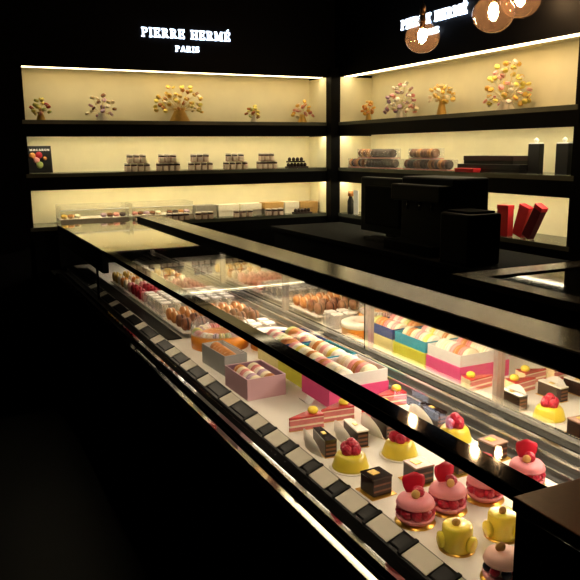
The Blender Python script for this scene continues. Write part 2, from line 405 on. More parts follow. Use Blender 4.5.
# macaron trees on the top shelves
goldv = mat('gold card', '#c9a04e', .4, .5, .3, var=.1); silv = mat('silver card', '#d9d4c4', .35, .5, .2, var=.08); stickm = mat('pale sticks', '#d9c48c', .6)
def tree(x, y, w, h, n, vase, cols, label, axis, vh=.34):
    t = thing('macaron_tree', label, 'macaron tree', (x, y, Z2), group='macaron trees on the top shelves')
    bm = bmesh.new(); v = h*vh
    lathe(bm, [(0, 0), (w*.15+.006, 0), (w*.16+.005, .006), (w*.08+.004, v*.8), (w*.10+.005, v), (w*.07, v), (0, v*.8)], 24); obj('vase', bm, vase, t)
    bs = bmesh.new(); r2 = random.Random(hash(label) % 1000 if False else int(x*1000+y*777))
    ga = PI*(3-math.sqrt(5)); dd = min(w*.5, .12)
    for k in range(n):
        el = math.asin(min(1, max(-.12, 1-(k+.5)/n*1.15))); az = k*ga
        rr = r2.uniform(.66, 1.0)
        ux, uy, uz = math.cos(el)*math.cos(az), math.cos(el)*math.sin(az), math.sin(el)
        a, d = ux*(w*.5-.012)*rr, uy*dd*rr
        px, py = (a, d) if axis == 'x' else (d, a)
        pz = v*.95+uz*(h-v-.012)*rr
        pz = max(pz, v*.75)
        p = Vector((px, py, pz)); base = Vector((0, 0, v*.8))
        o = link('macaron', mac_mesh(r2.choice(cols), r2.choice(['cream', 'yellow', 'choc', 'pink'] if vase is silv else ['cream', 'yellow']), 12), t, p, (r2.uniform(-.9, .9), r2.uniform(-.9, .9), r2.uniform(0, 3)))
        s = r2.uniform(.68, .82); o.scale = (s, s, s*1.05)
        tube(bs, [base, base.lerp(p, .5)+Vector((0, 0, .006)), p], .0012, 5)
    o = obj('sticks', bs, stickm, t); o['kind'] = 'stuff'
TY = YB+.15; TX = XR+.15
tree(.643, TY, .15, .165, 16, goldv, ['red', 'green', 'lemon', 'rose'], 'small macaron tree of red, green and yellow, gold vase, far left', 'x')
tree(1.03, TY, .225, .215, 20, silv, ['cream', 'lilac', 'cream', 'brown'], 'cream and mauve macaron tree in a white vase, left shelf', 'x', .25)
tree(1.562, TY, .41, .268, 56, goldv, ['yellow', 'lemon', 'yellow', 'cream', 'caramel'], 'widest golden macaron tree, in a gold vase below the left sign', 'x')
tree(2.117, TY, .125, .14, 14, silv, ['lemon', 'caramel', 'green'], 'small yellow macaron tree in a white vase, left shelf', 'x')
tree(2.515, TY, .19, .18, 20, goldv, ['orange', 'yellow', 'rose', 'cream'], 'orange and pink macaron tree, gold vase, left of the corner post', 'x')
tree(TX, 4.57, .11, .165, 14, goldv, ['yellow', 'orange'], 'small golden macaron tree just right of the corner post', 'y', .4)
tree(TX, 4.16, .25, .26, 42, silv, ['white', 'pink', 'white', 'lilac', 'cream'], 'pink and white macaron tree in a white vase, right shelf', 'y', .25)
tree(TX, 3.72, .17, .225, 26, goldv, ['yellow', 'cream', 'yellow'], 'tall golden macaron tree in a slim gold vase, right shelf', 'y', .45)
tree(TX, 3.15, .34, .30, 56, silv, ['lemon', 'pink', 'cream', 'yellow', 'white'], 'large yellow and pink macaron tree in a white vase, nearest the lamps', 'y', .2)

# ------------------------------------------------------------------ things on the middle shelves
# book
t = thing('book', 'black cookery book with macarons on its cover, leaning at the shelf end', 'book', (.612, YB+.08, Z4+.004), (-.16, 0, .0))
bkc = mat('black book cover', '#15171a', .4, .4, var=.15, scale=40)
boxo('cover', bkc, t, -.072, .072, 0, .018, 0, .17, bev=.001); boxo('pages', mat('paper', '#e9e2d0', .7), t, -.069, .0725, .003, .015, .003, .168)
def disc(r, z, m, x, zz, nm):
    bm = bmesh.new(); lathe(bm, [(0, 0), (r, 0), (r*.8, .003), (0, .004)], 20)
    obj(nm, bm, m, t, (x, -.0005, zz), (PI/2, 0, 0))
for r, x, z, c in ((.02, -.045, .108, 'caramel'), (.022, -.005, .112, 'red'), (.02, -.022, .08, 'rose'), (.022, -.005, .05, 'green'), (.012, .03, .09, 'caramel')): disc(r, 0, SH[c], x, z, 'cover_picture')
paperw = mat('white print', '#e8e8e6', .6)
def booktext(text, x0, x1, z, h):
    adv = [glyph(c)[1] if glyph(c)[0] else .9 for c in text]; k = (x1-x0)/(sum(adv)+.1*len(text)); x = x0
    for c, w in zip(text, adv):
        bm = bmesh.new()
        for n, poly in enumerate(glyph(c)[0]): bm.faces.new([bm.verts.new((x+px*k, -.0008-.00005*n, z+py*h)) for px, py in poly])
        if len(bm.faces): obj('title_letter', bm, paperw, t)
        else: bm.free()
        x += (w+.1)*k
_g = glyph
def glyph(ch):
    if ch in 'COGN':
        P = []
        if ch in 'CO':
            n = 16; a0, a1 = (.22*PI, 1.78*PI) if ch == 'C' else (0, 2*PI)
            pts = [(.45+.36*math.cos(a0+(a1-a0)*k/n), .5+.42*math.sin(a0+(a1-a0)*k/n)) for k in range(n+1)]
            for a, b in zip(pts, pts[1:]):
                dx, dy = b[0]-a[0], b[1]-a[1]; L = math.hypot(dx, dy); nx, ny = -dy/L*.09, dx/L*.09
                P.append([(a[0]+nx, a[1]+ny), (b[0]+nx, b[1]+ny), (b[0]-nx, b[1]-ny), (a[0]-nx, a[1]-ny)])
            return P, .92
        P = [[(.12, 0), (.28, 0), (.28, 1), (.12, 1)], [(.66, 0), (.82, 0), (.82, 1), (.66, 1)], [(.12, 1), (.3, 1), (.82, 0), (.64, 0)]]
        return P, .95
    return _g(ch)
booktext('MACARON', -.06, .064, .138, .013)

# jam jars
jarb = mat('jam glass', '#cdb2a2', .15, .6, var=.25, scale=30); jard = mat('dark jam', '#2a1214', .2, .5, var=.2); jarl = mat('silver lid', '#cfc4b4', .5, .4)
pale = mat('pale label', '#dccdbb', .6)
def jar_proto(s, hh):
    bm = bmesh.new(); r = .021*s; h = hh
    lathe(bm, [(0, 0), (r*.95, 0), (r, h*.05), (r, h*.58), (r*.93, h*.64), (0, h*.64)], 16, mi=0); b = mesh('body', bm, jarb)
    bm = bmesh.new(); lathe(bm, [(0, h*.635), (r*.98, h*.635), (r*.98, h*.80), (0, h*.80)], 16); l2 = mesh('neck', bm, jard)
    bm = bmesh.new(); lathe(bm, [(0, h*.80), (r*.97, h*.80), (r*.97, h*.98), (r*.8, h), (0, h)], 16); l3 = mesh('lid', bm, jarl)
    bm = bmesh.new(); bx(bm, -r*.72, r*.72, -r*1.06, -r*.7, h*.1, h*.54); l4 = mesh('label', bm, pale)
    return b, l2, l3, l4
JP = jar_proto(1, .056)
def jar(x, y, z, label, group, rz=0, P=None):
    t = thing('jam_jar', label, 'jar', (x, y, z), (0, 0, rz), group)
    for n, me in zip(('contents', 'band', 'lid', 'paper_label'), P or JP): link(n, me, t)
stk = [(1.14, 1.316, 'first'), (1.357, 1.526, 'second'), (1.583, 1.766, 'third'), (1.841, 2.032, 'fourth'), (2.102, 2.262, 'fifth')]
for a, b, w in stk:
    n = max(3, round((b-a)/.0435))
    for tier, (nn, ins) in enumerate(((n, 0), (n-1, .018))):
        for k in range(nn):
            p = (b-a)/n; x = a+p*(k+.5)+(p*.40 if tier else 0)
            jar(x, YB+.07, Z4+tier*.0562, '%s jar from the left in the %s row of the %s jar stack' % (ORD[k], 'upper' if tier else 'lower', w), 'jam jars on the middle left shelf')
# last stack: two dark chocolate boxes of bonbons
chocm = mat('dark chocolate', '#24120e', .35, .5, var=.2, scale=80)
for tier, (x, w) in enumerate(((2.425, .165), (2.415, .125))):
    t = thing('chocolate_tray', '%s dark tray of round chocolates right of the jar stacks' % ('upper' if tier else 'lower'), 'chocolate tray', (x, YB+.07, Z4+tier*.040))
    boxo('tray', chocm, t, -w/2, w/2, -.03, .03, 0, .012)
    n = int(w/.027)
    for k in range(n):
        bm = bmesh.new(); lathe(bm, [(0, 0), (.012, .0), (.0135, .012), (.010, .023), (0, .027)], 14); obj('chocolate', bm, chocm, t, (-w/2+.0135+k*(w-.027)/(n-1), 0, .012))

# right middle shelf: clear packs of biscuits
def pack(y, w, z, nn, cols, label):
    t = thing('biscuit_pack', label, 'biscuit pack', (XR+.10, y, z), group='biscuit packs on the right middle shelf')
    boxo('base', mat('pink card', '#c06a60', .6), t, -.04, .04, -w/2, w/2, 0, .006)
    for k in range(nn):
        o = link('biscuit', mac_mesh(cols[k % len(cols)], 'choc', 12), t, (-.012, -w/2+w*(k+.5)/nn, .036), (PI/2, 0, 0), (1.45, 1.45, w/nn/.0215))
    boxo('wrapper', clearp, t, -.042, .042, -w/2-.001, w/2+.001, .0, .066)
pack(4.60, .19, Z4, 6, ['brown', 'choc', 'caramel'], 'clear pack of brown biscuits next to the corner post, bottom tier')
pack(4.29, .36, Z4, 9, ['choc'], 'widest clear pack of near black biscuits, bottom tier of left pile')
pack(4.50, .13, Z4+.0675, 4, ['caramel', 'brown'], 'small clear pack of tan biscuits on top of the left pile')
pack(4.27, .26, Z4+.0675, 6, ['choc'], 'clear pack of near black biscuits on top of the left pile')
pack(3.87, .24, Z4, 7, ['choc', 'choc', 'brown', 'brown'], 'bottom left clear pack of dark biscuits in the right pile')
pack(3.635, .20, Z4, 6, ['choc', 'brown', 'caramel'], 'bottom right clear pack of mixed brown biscuits in the right pile')
pack(3.80, .26, Z4+.0675, 7, ['brown', 'caramel', 'brown'], 'clear pack of mid brown biscuits topping the right pile')
blkbox = mat('black box card', '#0d0b0c', .45, .4, var=.2, scale=30); redc = mat('red card', '#b3202a', .45, .4, var=.08, scale=30); dred = mat('dark red card', '#5a1220', .45, .4, var=.1)
def carton(name, label, cat, dims, loc, m, rot=(0, 0, 0), lidm=None, group=None):
    t = thing(name, label, cat, loc, rot, group); w, d, h = dims
    boxo('tray', m, t, -w/2, w/2, -d/2, d/2, 0, h*.55, bev=.001); boxo('lid', lidm or m, t, -w/2-.002, w/2+.002, -d/2-.002, d/2+.002, h*.45, h, bev=.0015)
    return t
carton('chocolate_box', 'long flat black box lying lowest in the flat box stack', 'box', (.16, .50, .045), (XR+.12, 3.16, Z4), blkbox)
carton('chocolate_box', 'dark box with a reddish end, on top of the flat box stack', 'box', (.14, .40, .045), (XR+.12, 3.17, Z4+.0455), blkbox, lidm=mat('maroon box', '#2a0e14', .45))
carton('chocolate_box', 'small red box in front of the flat black boxes', 'box', (.05, .16, .022), (XR+.012, 3.29, Z4), redc)
for y, w in ((2.86, 'left'), (2.67, 'right')):
    t = thing('tall_box', '%s one of two upright black boxes with white tops at the shelf end' % w, 'box', (XR+.10, y, Z4))
    boxo('body', blkbox, t, -.016, .016, -.04, .04, 0, .152, bev=.001); 
    bm = bmesh.new(); bx(bm, -.014, .014, -.036, .036, .152, .158); obj('white_top', bm, paperw, t)
    bm = bmesh.new(); lathe(bm, [(0, .158), (.006, .158), (.014, .172), (.004, .182), (0, .184)], 10); obj('bow', bm, paperw, t)
# right bottom niche
def standing(name, label, cat, y, x, w, d, h, m, tilt, lean=-.12, side=None):
    t = thing(name, label, cat, (x, y, Z6+.001), (tilt, 0, 0))
    boxo('body', m, t, -d/2, d/2, 0, w, 0, h, bev=.0015)
    boxo('flap', side or m, t, -d/2-.002, d/2+.002, -.001, w+.001, h-.02, h+.002, bev=.001)
    return t
standing('gift_bag', 'bright red upright bag, leftmost red one in the lowest right niche', 'bag', 2.955, XR+.04, .085, .04, .165, redc, 0)
standing('gift_bag', 'red bag tilted to the right against the upright red bag', 'bag', 2.878, XR+.06, .07, .035, .165, redc, .30)
standing('gift_box', 'dark red box with a white side leaning alone in the lowest right niche', 'box', 2.80, XR+.04, .055, .04, .185, dred, .48, side=redc)
for t in [o for o in C.objects if o.get('label', '').startswith(('red bag tilted', 'dark red box'))]: t.location.z += .0
t = thing('bottle', 'dark bottle with a tan cap behind the white card, by the corner post', 'bottle', (XR+.045, 4.635, Z6))
bm = bmesh.new(); lathe(bm, [(0, 0), (.022, 0), (.024, .01), (.024, .09), (.014, .12), (.014, .13), (0, .13)], 20); obj('body', bm, blkbox, t)
bm = bmesh.new(); lathe(bm, [(0, .128), (.022, .128), (.018, .165), (0, .168)], 16); obj('cap', bm, SH['caramel'], t)
t = thing('price_card', 'tall white card standing beside the dark bottle', 'card', (XR+.03, 4.53, Z6)); boxo('sheet', paperw, t, -.003, .003, -.03, .03, .003, .175); boxo('foot', acryl, t, -.02, .02, -.03, .03, 0, .003)

# ------------------------------------------------------------------ lowest left niche: acrylic display boxes, jars and packs
for (a, b, w) in ((.70, 1.15, 'left'), (1.165, 1.60, 'right')):
    t = thing('acrylic_display', '%s one of two clear acrylic boxes of macarons in the lowest left niche' % w, 'display box', ((a+b)/2, YB+.13, Z6))
    L = (b-a)/2-.004
    boxo('tray', trayw, t, -L, L, -.10, .10, .030, .040); boxo('front_label', trayw, t, -L, L, -.104, -.10, .004, .034)
    bm = bmesh.new(); h = .125
    for d in ((-L, L, -.103, -.100, .03, .095), (-L, L, .100, .103, 0, h), (-L, -L+.003, -.1, .1, 0, h), (L-.003, L, -.1, .1, 0, h)): bx(bm, *d)
    obj('clear_case', bm, acryl, t)
    bm = bmesh.new(); tube(bm, [(-L, -.103, .097), (L, -.103, .097)], .0028, 8); obj('rim', bm, paperw, t)
    n = 10
    for k in range(n):
        if (w == 'left' and k in (3, 4, 5)) or (w == 'right' and k == 5): continue
        col = ['yellow', 'caramel', 'cream', 'white', 'white', 'cream', 'lilac', 'brown', 'rose', 'choc'][k] if w == 'left' else ['rose', 'brown', 'lilac', 'brown', 'cream', 'white', 'brown', 'choc', 'caramel', 'lilac'][k]
        macaron(col, ((a+b)/2-L+.03+k*(2*L-.06)/(n-1), YB+.085, Z6+.053), (.35, 0, 0), '%s macaron, %s along the tray of the %s acrylic box' % (COLN[col], ORD[k], w), 'macarons in the acrylic boxes', 1.0)
JQ = jar_proto(1, .05)
for gi, (a, b) in enumerate(((1.176, 1.308), (1.392, 1.558), (1.60, 1.735), (1.881, 2.038), (2.134, 2.28))):
    n = max(3, round((b-a)/.045))
    for k in range(n):
        jar(a+(b-a)*(k+.5)/n, YB+.003+.001, Z6, '%s jar in the %s little jar row at the front of the lowest left niche' % (ORD[k], ORD[gi]), 'small jars along the lowest left niche', 0, JQ)
t = thing('chocolate_tray', 'dark tray of chocolates at the right front of the lowest left niche', 'chocolate tray', (2.45, YB+.035, Z6)); boxo('tray', chocm, t, -.07, .07, -.03, .03, 0, .012)
for k in range(5):
    bm = bmesh.new(); lathe(bm, [(0, 0), (.012, .0), (.0135, .012), (.010, .023), (0, .027)], 14); obj('chocolate', bm, chocm, t, (-.055+k*.0275, 0, .012))
greyc = mat('grey card', '#8a8478', .6, var=.08); tanc = mat('tan card', '#b08a4e', .6, var=.08); whitec = mat('off white card', '#e2dcc8', .6, var=.04)
for a, b, m, m2, w in ((1.64, 1.80, greyc, greyc, 'grey'), (1.81, 1.97, whitec, whitec, 'white'), (1.985, 2.15, greyc, whitec, 'grey and white'), (2.17, 2.33, greyc, tanc, 'grey box with a tan lid'), (2.335, 2.46, whitec, whitec, 'white'), (2.465, 2.62, tanc, tanc, 'tan')):
    t = carton('sweet_box', {'grey': 'plain grey sweet box beside the right acrylic box', 'white': 'white sweet box between two grey boxes in the lowest left niche' if a < 2 else 'white sweet box left of the tan one in the lowest left niche', 'grey and white': 'grey sweet box with a white lid in the lowest left niche', 'grey box with a tan lid': 'grey sweet box with a tan lid in the lowest left niche', 'tan': 'tan sweet box at the right end of the lowest left niche'}[w], 'box', (b-a-.008, .10, .085 if m is not tanc else .08), ((a+b)/2, YB+.15, Z6), m, lidm=m2)

# ------------------------------------------------------------------ price tags in the case
tagm = mat('price card', '#cfc8b4', .45, .4, var=.05, scale=30); tagb = mat('tag holder', '#030303', .5, .12)
tgm = bmesh.new(); prism(tgm, [(-.018, .001), (.019, .0145), (.019, .016), (-.018, .0025)], -.036, .036)
for v in tgm.verts: v.co = Vector((v.co.x, v.co.z, v.co.y))
TAG = mesh('card', tgm, tagm)
hb = bmesh.new(); prism(hb, [(-.02, .0), (.021, .0145), (.021, .019), (-.02, .0045)], .0375, .047)
for v in hb.verts: v.co = Vector((v.co.x, v.co.z, v.co.y))
HOLD = mesh('clip', hb, tagb)
nearof = ['the pale pink cut cake', 'the nearest pink macaron cake', 'the yellow barrel cake', 'the front chocolate cube', 'the front yellow dome', 'the dark wedge slice', 'the pink tart slice', 'the gap before the lilac box', 'the lilac box', 'the small grey box', 'the ring of macarons', 'the clear space beyond the ring']
ys = [.815, .935, 1.055, 1.175, 1.295, 1.415, 1.54, 1.665, 1.86, 2.06, 2.24, 2.42, 2.62, 2.86, 3.10, 3.36, 3.62, 3.86]
order = [0, 2, 1, 3, 4, 5, 6, 7, 8, 9, 10, 11]
for k, y in enumerate(ys):
    lb = ('pale price tag in the black rail in front of '+nearof[order[k]]) if k < 12 else '%s pale price tag beyond the macaron ring along the black rail' % ORD[k-12]
    t = thing('price_tag', lb, 'price tag', (.7045, y, FZ-.0142), group='price tags along the case front')
    link('card', TAG, t); link('clip', HOLD, t)

# ------------------------------------------------------------------ pastries
raspm = mat('raspberry', '#b01836', .32, .6, var=.25, scale=150, sss=.2); pinkm = mat('pink macaron shell', '#e38b93', .5, .45, var=.05, scale=80, sss=.2)
creamm = mat('cream filling', '#f0e2c8', .5, .4); petm = mat('rose petal', '#c4122f', .45, .4, var=.2, scale=50); yelm = mat('lemon glaze', '#dcc640', .3, .5, var=.06, scale=40, sss=.15, coat=.1)
yglm = mat('yellow gloss', '#f6de4a', .2, .5, coat=.25, var=.05, scale=30, sss=.15); goldb = mat('gold board', '#d2a544', .28, .5, .8); plate = mat('white cake board', '#eee8da', .4, .4)
chg = mat('chocolate glaze', '#20110d', .12, .6, coat=.6, var=.15, scale=20); chl = mat('chocolate layers', '#3c2219', .5, .4, var=.3, scale=60); goldl = mat('gold leaf', '#e0b94e', .3, .5, .6, var=.2, scale=200)
almond = mat('almond', '#d9a860', .5, .4, var=.1); redgl = mat('red glaze', '#c43a3e', .15, .6, coat=.5, var=.12, scale=40); pinkl = mat('pink layer', '#c9716f', .5, .4, var=.15, scale=60)
spg = mat('cream sponge', '#ead8a8', .6, .3, var=.12, scale=90); bluem = mat('blueberry', '#141b2c', .45, .4, var=.2); chd = mat('dark chocolate side', '#2a1610', .3, .5, var=.2, scale=40); chl2 = mat('milk chocolate cream', '#7a5240', .5, .4, var=.15, scale=60); choct = mat('milk chocolate top', '#9c7a68', .25, .5, var=.1, scale=40)
def raspberry_mesh():
    bm = bmesh.new(); bmesh.ops.create_icosphere(bm, subdivisions=4, radius=1)
    n = 46; ga = PI*(3-math.sqrt(5)); pts = [Vector((math.sqrt(1-(1-2*(k+.5)/n)**2)*math.cos(k*ga), math.sqrt(1-(1-2*(k+.5)/n)**2)*math.sin(k*ga), 1-2*(k+.5)/n)) for k in range(n)]
    for v in bm.verts:
        d = v.co.normalized(); a = min(d.angle(p) for p in pts); b = 1+.13*math.cos(min(1, a/.30)*PI/2)
        v.co = Vector((d.x, d.y, d.z*1.15))*.0105*b
    for f in bm.faces: f.smooth = True
    return mesh('raspberry', bm, raspm)
RASP = raspberry_mesh()
def shell_prof(R, h, flat=False):
    return [(0, 0), (R*.97, 0), (R*1.03, h*.08), (R*1.05, h*.16), (R*1.01, h*.24), (R*1.0, h*.32), (R*.97, h*.5), (R*.86, h*.72), (R*.66, h*.88), (R*.38, h*.97), (0, h)]
def ispahan():
    t = thing('macaron_cake', 'x', 'cake', (0, 0, 0)); R = .0355
    bm = bmesh.new(); lathe(bm, [(0, 0), (R*1.1, 0), (R*1.1, .0012), (0, .0012)], 32); obj('gold_board', bm, goldb, t)
    bm = bmesh.new(); p = [(0, 0), (R*.55, .0006), (R*.82, .0025), (R*.96, .0065), (R*1.0, .010), (R*1.04, .011), (R*1.05, .0135), (R*1.0, .0145), (0, .0145)]; lathe(bm, [(r, z+.0012) for r, z in p], 40); obj('lower_shell', bm, pinkm, t)
    bm = bmesh.new(); lathe(bm, [(0, .0155), (R*.62, .0155), (R*.64, .033), (0, .035)], 28); obj('cream_filling', bm, creamm, t)
    for k in range(9):
        a = 2*PI*k/9; link('raspberry', RASP, t, (R*.77*math.cos(a), R*.77*math.sin(a), .0255), (rnd.uniform(0, 3), 0, a), (.98, .98, .98))
    bm = bmesh.new(); lathe(bm, [(r, z+.0352) for r, z in shell_prof(R, .021)], 40); obj('top_shell', bm, pinkm, t)
    link('raspberry', RASP, t, (.002, -.006, .0635), (PI/2+.3, .2, .4), (.92, .92, .92))
    bm = bmesh.new(); lathe(bm, [(0, 0), (.0075, 0), (.0085, .0015), (.0075, .003), (0, .003)], 18); obj('almond_disc', bm, almond, t, (-.009, -.012, .0625), (PI/2-.3, 0, -.5))
    bm = bmesh.new(); g = [[None]*7 for _ in range(7)]
    for i in range(7):
        for j in range(7):
            u, v = i/6-.5, j/6
            w = .031*(.45+.62*math.sin(PI*min(1, v*.62+.12)))*(1 if v < .9 else .92)
            g[i][j] = bm.verts.new((u*w, .006*(1-4*u*u)*-1+.004*v, v*.031+(.003*math.cos(u*6) if j == 6 else 0)))
    for i in range(6):
        for j in range(6):
            f = bm.faces.new((g[i][j], g[i+1][j], g[i+1][j+1], g[i][j+1])); f.smooth = True
    ob = obj('rose_petal', bm, petm, t, (.003, .010, .0545), (-.1, 0, -.35)); ob.scale = (1.35, .7, 1.2); md = ob.modifiers.new('s', 'SOLIDIFY'); md.thickness = .0008
    return t
def dome():
    t = thing('dome_cake', 'x', 'cake', (0, 0, 0)); R = .038
    bm = bmesh.new(); lathe(bm, [(0, 0), (R*1.2, 0), (R*1.24, .0015), (R*1.2, .0025), (0, .0025)], 40); obj('white_board', bm, plate, t)
    bm = bmesh.new(); lathe(bm, [(0, .0026), (R*1.07, .0026), (R*1.10, .0048), (R*1.06, .008), (R*1.01, .015), (R*.955, .023), (R*.87, .0305), (R*.77, .0348), (R*.62, .0367), (R*.3, .0362), (0, .036)], 48); obj('yellow_dome', bm, yelm, t)
    for k in range(4):
        a = 2*PI*k/4+.4; r = .0135
        link('raspberry', RASP, t, (r*math.cos(a), r*math.sin(a), .0445), (.3*math.cos(a*3), .3, a), (1.1, 1.1, 1.1))
    link('raspberry', RASP, t, (0.001, 0, .0575), (.2, .1, 0), (1.1, 1.1, 1.0))
    return t
def cube(top):
    t = thing('chocolate_cube', 'x', 'cake', (0, 0, 0)); s = .0235; h = .042
    bm = bmesh.new(); bx(bm, -.031, .031, -.031, .031, 0, .0015); obj('gold_board', bm, goldb, t)
    bm = bmesh.new(); bx(bm, -s, s, -s, s, .0016, h*.93, bev=.002, seg=2)
    o = obj('layers', bm, chd, t)
    for z in (.011, .024):
        b2 = bmesh.new(); bx(b2, -s+.002, s-.002, -s-.0003, s-.002, z, z+.004); obj('ganache_layer', b2, chl2, t)
    bm = bmesh.new(); bx(bm, -s-.0006, s+.0006, -s-.0006, s+.0006, h*.9, h, bev=.0008); obj('glaze', bm, top, t)
    bm = bmesh.new(); bx(bm, -.009, .009, -.010, .010, h, h+.0012); obj('gold_square', bm, goldl, t, (-.004, .004, 0), (0, 0, .1))
    return t
def barrel():
    t = thing('barrel_cake', 'x', 'cake', (0, 0, 0)); R = .027
    bm = bmesh.new(); lathe(bm, [(0, 0), (R*1.2, 0), (R*1.2, .0015), (0, .0015)], 32); obj('gold_board', bm, goldb, t)
    bm = bmesh.new(); lathe(bm, [(0, .0016), (R*.97, .0016), (R, .004), (R*1.01, .025), (R*.99, .043), (R*.96, .0455), (R*.88, .0472), (R*.78, .0476), (R*.4, .0478), (0, .048)], 48); obj('body', bm, yglm, t)
    for a in (PI*.88, -PI*.40, PI*.25):
        b2 = bmesh.new(); lathe(b2, [(0, 0), (.012, 0), (.0145, .002), (.0150, .005), (.0135, .0085), (.008, .0105), (0, .011)], 26)
        obj('side_disc', b2, yglm, t, (R*.93*math.cos(a), R*.93*math.sin(a), .0185), (0, PI/2, a))
    b2 = bmesh.new(); lathe(b2, [(0, 0), (.0068, 0), (.0078, .0022), (.0068, .0044), (0, .0044)], 18); obj('almond_disc', b2, almond, t, (-.006, -.002, .0540), (PI/2, 0, -.5))
    return t
def bar_slice(topm):
    t = thing('cake_slice', 'x', 'cake slice', (0, 0, 0))
    bm = bmesh.new(); bx(bm, -.016, .016, -.046, .046, 0, .0012); obj('gold_board', bm, goldb, t)
    P = [(-.0145, -.043), (.0145, -.043), (.010, .043), (-.010, .043)]
    bm = bmesh.new(); prism(bm, P, .0013, .039); obj('layers', bm, chd, t)
    for z in (.007, .017, .027):
        b2 = bmesh.new(); bx(b2, -.0125, .0125, -.0436, -.030, z, z+.005); obj('cream_layer', b2, chl2, t)
    b2 = bmesh.new(); prism(b2, [(x*1.04, y*1.01) for x, y in P], .039, .0425); obj('glaze', b2, topm, t)
    b2 = bmesh.new(); bx(b2, -.004, .005, -.006, .010, .0425, .0438); obj('gold_square', b2, goldl, t)
    # curved white film against the left flank
    b2 = bmesh.new(); n = 14; lo, hi = [], []
    for k in range(n+1):
        u = k/n; y = -.040+.112*u; x = -.0185-.016*math.sin(PI*u); z = .0005
        lo.append(b2.verts.new((x, y, .0005))); hi.append(b2.verts.new((x-.004, y, .004+.047*math.sin(PI*min(1, max(0, u)))**.6)))
    for k in range(n):
        f = b2.faces.new((lo[k], lo[k+1], hi[k+1], hi[k])); f.smooth = True
    o = obj('paper_film', b2, filmw, t); md = o.modifiers.new('s', 'SOLIDIFY'); md.thickness = .0006
    return t
def tart():
    t = thing('tart_slice', 'x', 'tart slice', (0, 0, 0))
    P = [(-.048, .002), (-.048, -.002), (.042, -.025), (.046, 0), (.042, .025)]
    def S(k, z0, z1, nm, m):
        b = bmesh.new(); prism(b, [(x*k, y*k) for x, y in P], z0, z1); obj(nm, b, m, t)
    S(1.03, 0, .0015, 'gold_board', goldb); S(1.0, .0016, .010, 'base', pinkl); S(.985, .010, .015, 'cream_layer', creamm); S(1.0, .015, .028, 'pink_layer', pinkl); S(.985, .028, .0305, 'cream_layer', creamm); S(1.0, .0305, .036, 'red_glaze', redgl)
    b = bmesh.new(); prism(b, [(.0425, -.0238), (.0475, 0), (.0425, .0238)], .003, .035); obj('end_cream', b, spg, t)
    b = bmesh.new(); lathe(b, [(0, 0), (.0115, .001), (.014, .007), (.0115, .0135), (.006, .0165), (0, .0175)], 24); obj('yellow_ball', b, yglm, t, (.026, 0, .0358))
    return t
GRP = 'pastries on the white tray'
def place(proto, lst):
    for i, (lb, x, y, rz) in enumerate(lst):
        if i == 0:
            o = proto; o.location = (x, y, FZ); o.rotation_euler = (0, 0, rz); o['label'] = lb; o['group'] = GRP
        else: dup(proto, lb, (x, y, FZ), (0, 0, rz), GRP)
place(ispahan(), [('pink macaron cake with raspberries, nearest the front glass', .765, 1.040, 0), ('pink macaron cake with raspberries, second from the front glass', .849, 1.050, .25),
                  ('pink macaron cake with raspberries, partly under the black glass border', .945, 1.052, .1), ('pink macaron cake with a large petal, beside the mirror doors', 1.066, 1.062, -.25)])
place(dome(), [('yellow dome cake topped with raspberries, nearest the front glass', .776, 1.300, 0), ('yellow dome cake topped with raspberries, middle of its row', .912, 1.306, .7), ('yellow dome cake topped with raspberries, farthest back near the mirror', 1.080, 1.318, 1.3)])
place(cube(chg), [('dark chocolate cube with a gold leaf square, in front of the dome', .764, 1.176, .05), ('chocolate cube behind the second pink macaron cake', .985, 1.180, 0)])
place(cube(choct), [('chocolate cube with a pale shiny top, second in its row', .872, 1.178, 0), ('chocolate cube with a pale brown top, beside the mirror doors', 1.095, 1.200, .1)])
place(barrel(), [('yellow barrel shaped cake, nearest the front glass', .775, .928, 0), ('yellow barrel shaped cake half hidden by the counter block', .876, .925, .2)])
place(bar_slice(chg), [('dark glazed wedge cake slice nearest the front glass', .768, 1.410, -.10), ('dark cake slice near the mirror, under the glass border', 1.10, 1.435, 0)])
place(bar_slice(plate), [('white topped chocolate cake slice, second in its row', .862, 1.424, -.08), ('white topped chocolate cake slice behind the middle dome', .950, 1.436, -.05)])
place(tart(), [('pink glazed tart slice with a yellow ball, nearest the front glass', .792, 1.555, .16), ('pink glazed tart slice with a yellow ball, second in its row', .893, 1.572, .16), ('pink tart slice right under the black glass border', 1.02, 1.555, .12), ('pink glazed tart slice beside the mirror doors', 1.078, 1.600, .12)])
for o in C.objects:   # keep the last two tarts clear of each other
    if o.get('label') == 'pink tart slice right under the black glass border': o.location.x, o.location.y = .985, 1.520
t = thing('macaron_cake', 'pale pink round cake with blueberries, cut off by the counter block', 'cake', (.782, .820, FZ), group=GRP)
bm = bmesh.new(); lathe(bm, [(0, 0), (.036, 0), (.036, .0014), (0, .0014)], 32); obj('gold_board', bm, goldb, t)
bm = bmesh.new(); lathe(bm, [(0, .0015), (.026, .0015), (.032, .006), (.033, .012), (.030, .014), (0, .014)], 36); obj('lower_shell', bm, SH['pink'], t)
bm = bmesh.new(); lathe(bm, [(0, .014), (.020, .014), (.021, .030), (0, .030)], 24); obj('cream_filling', bm, creamm, t)
for k in range(8):
    a = 2*PI*k/8+.3; bm = bmesh.new(); bmesh.ops.create_uvsphere(bm, u_segments=16, v_segments=10, radius=.0085)
    for f in bm.faces: f.smooth = True
    obj('blueberry', bm, bluem if k % 2 else raspm, t, (.0245*math.cos(a), .0245*math.sin(a), .0225))
bm = bmesh.new(); lathe(bm, [(r, z+.031) for r, z in shell_prof(.031, .024)], 40); obj('top_shell', bm, mat('peach shell', '#eebfae', .5, .4, var=.05, sss=.2), t)
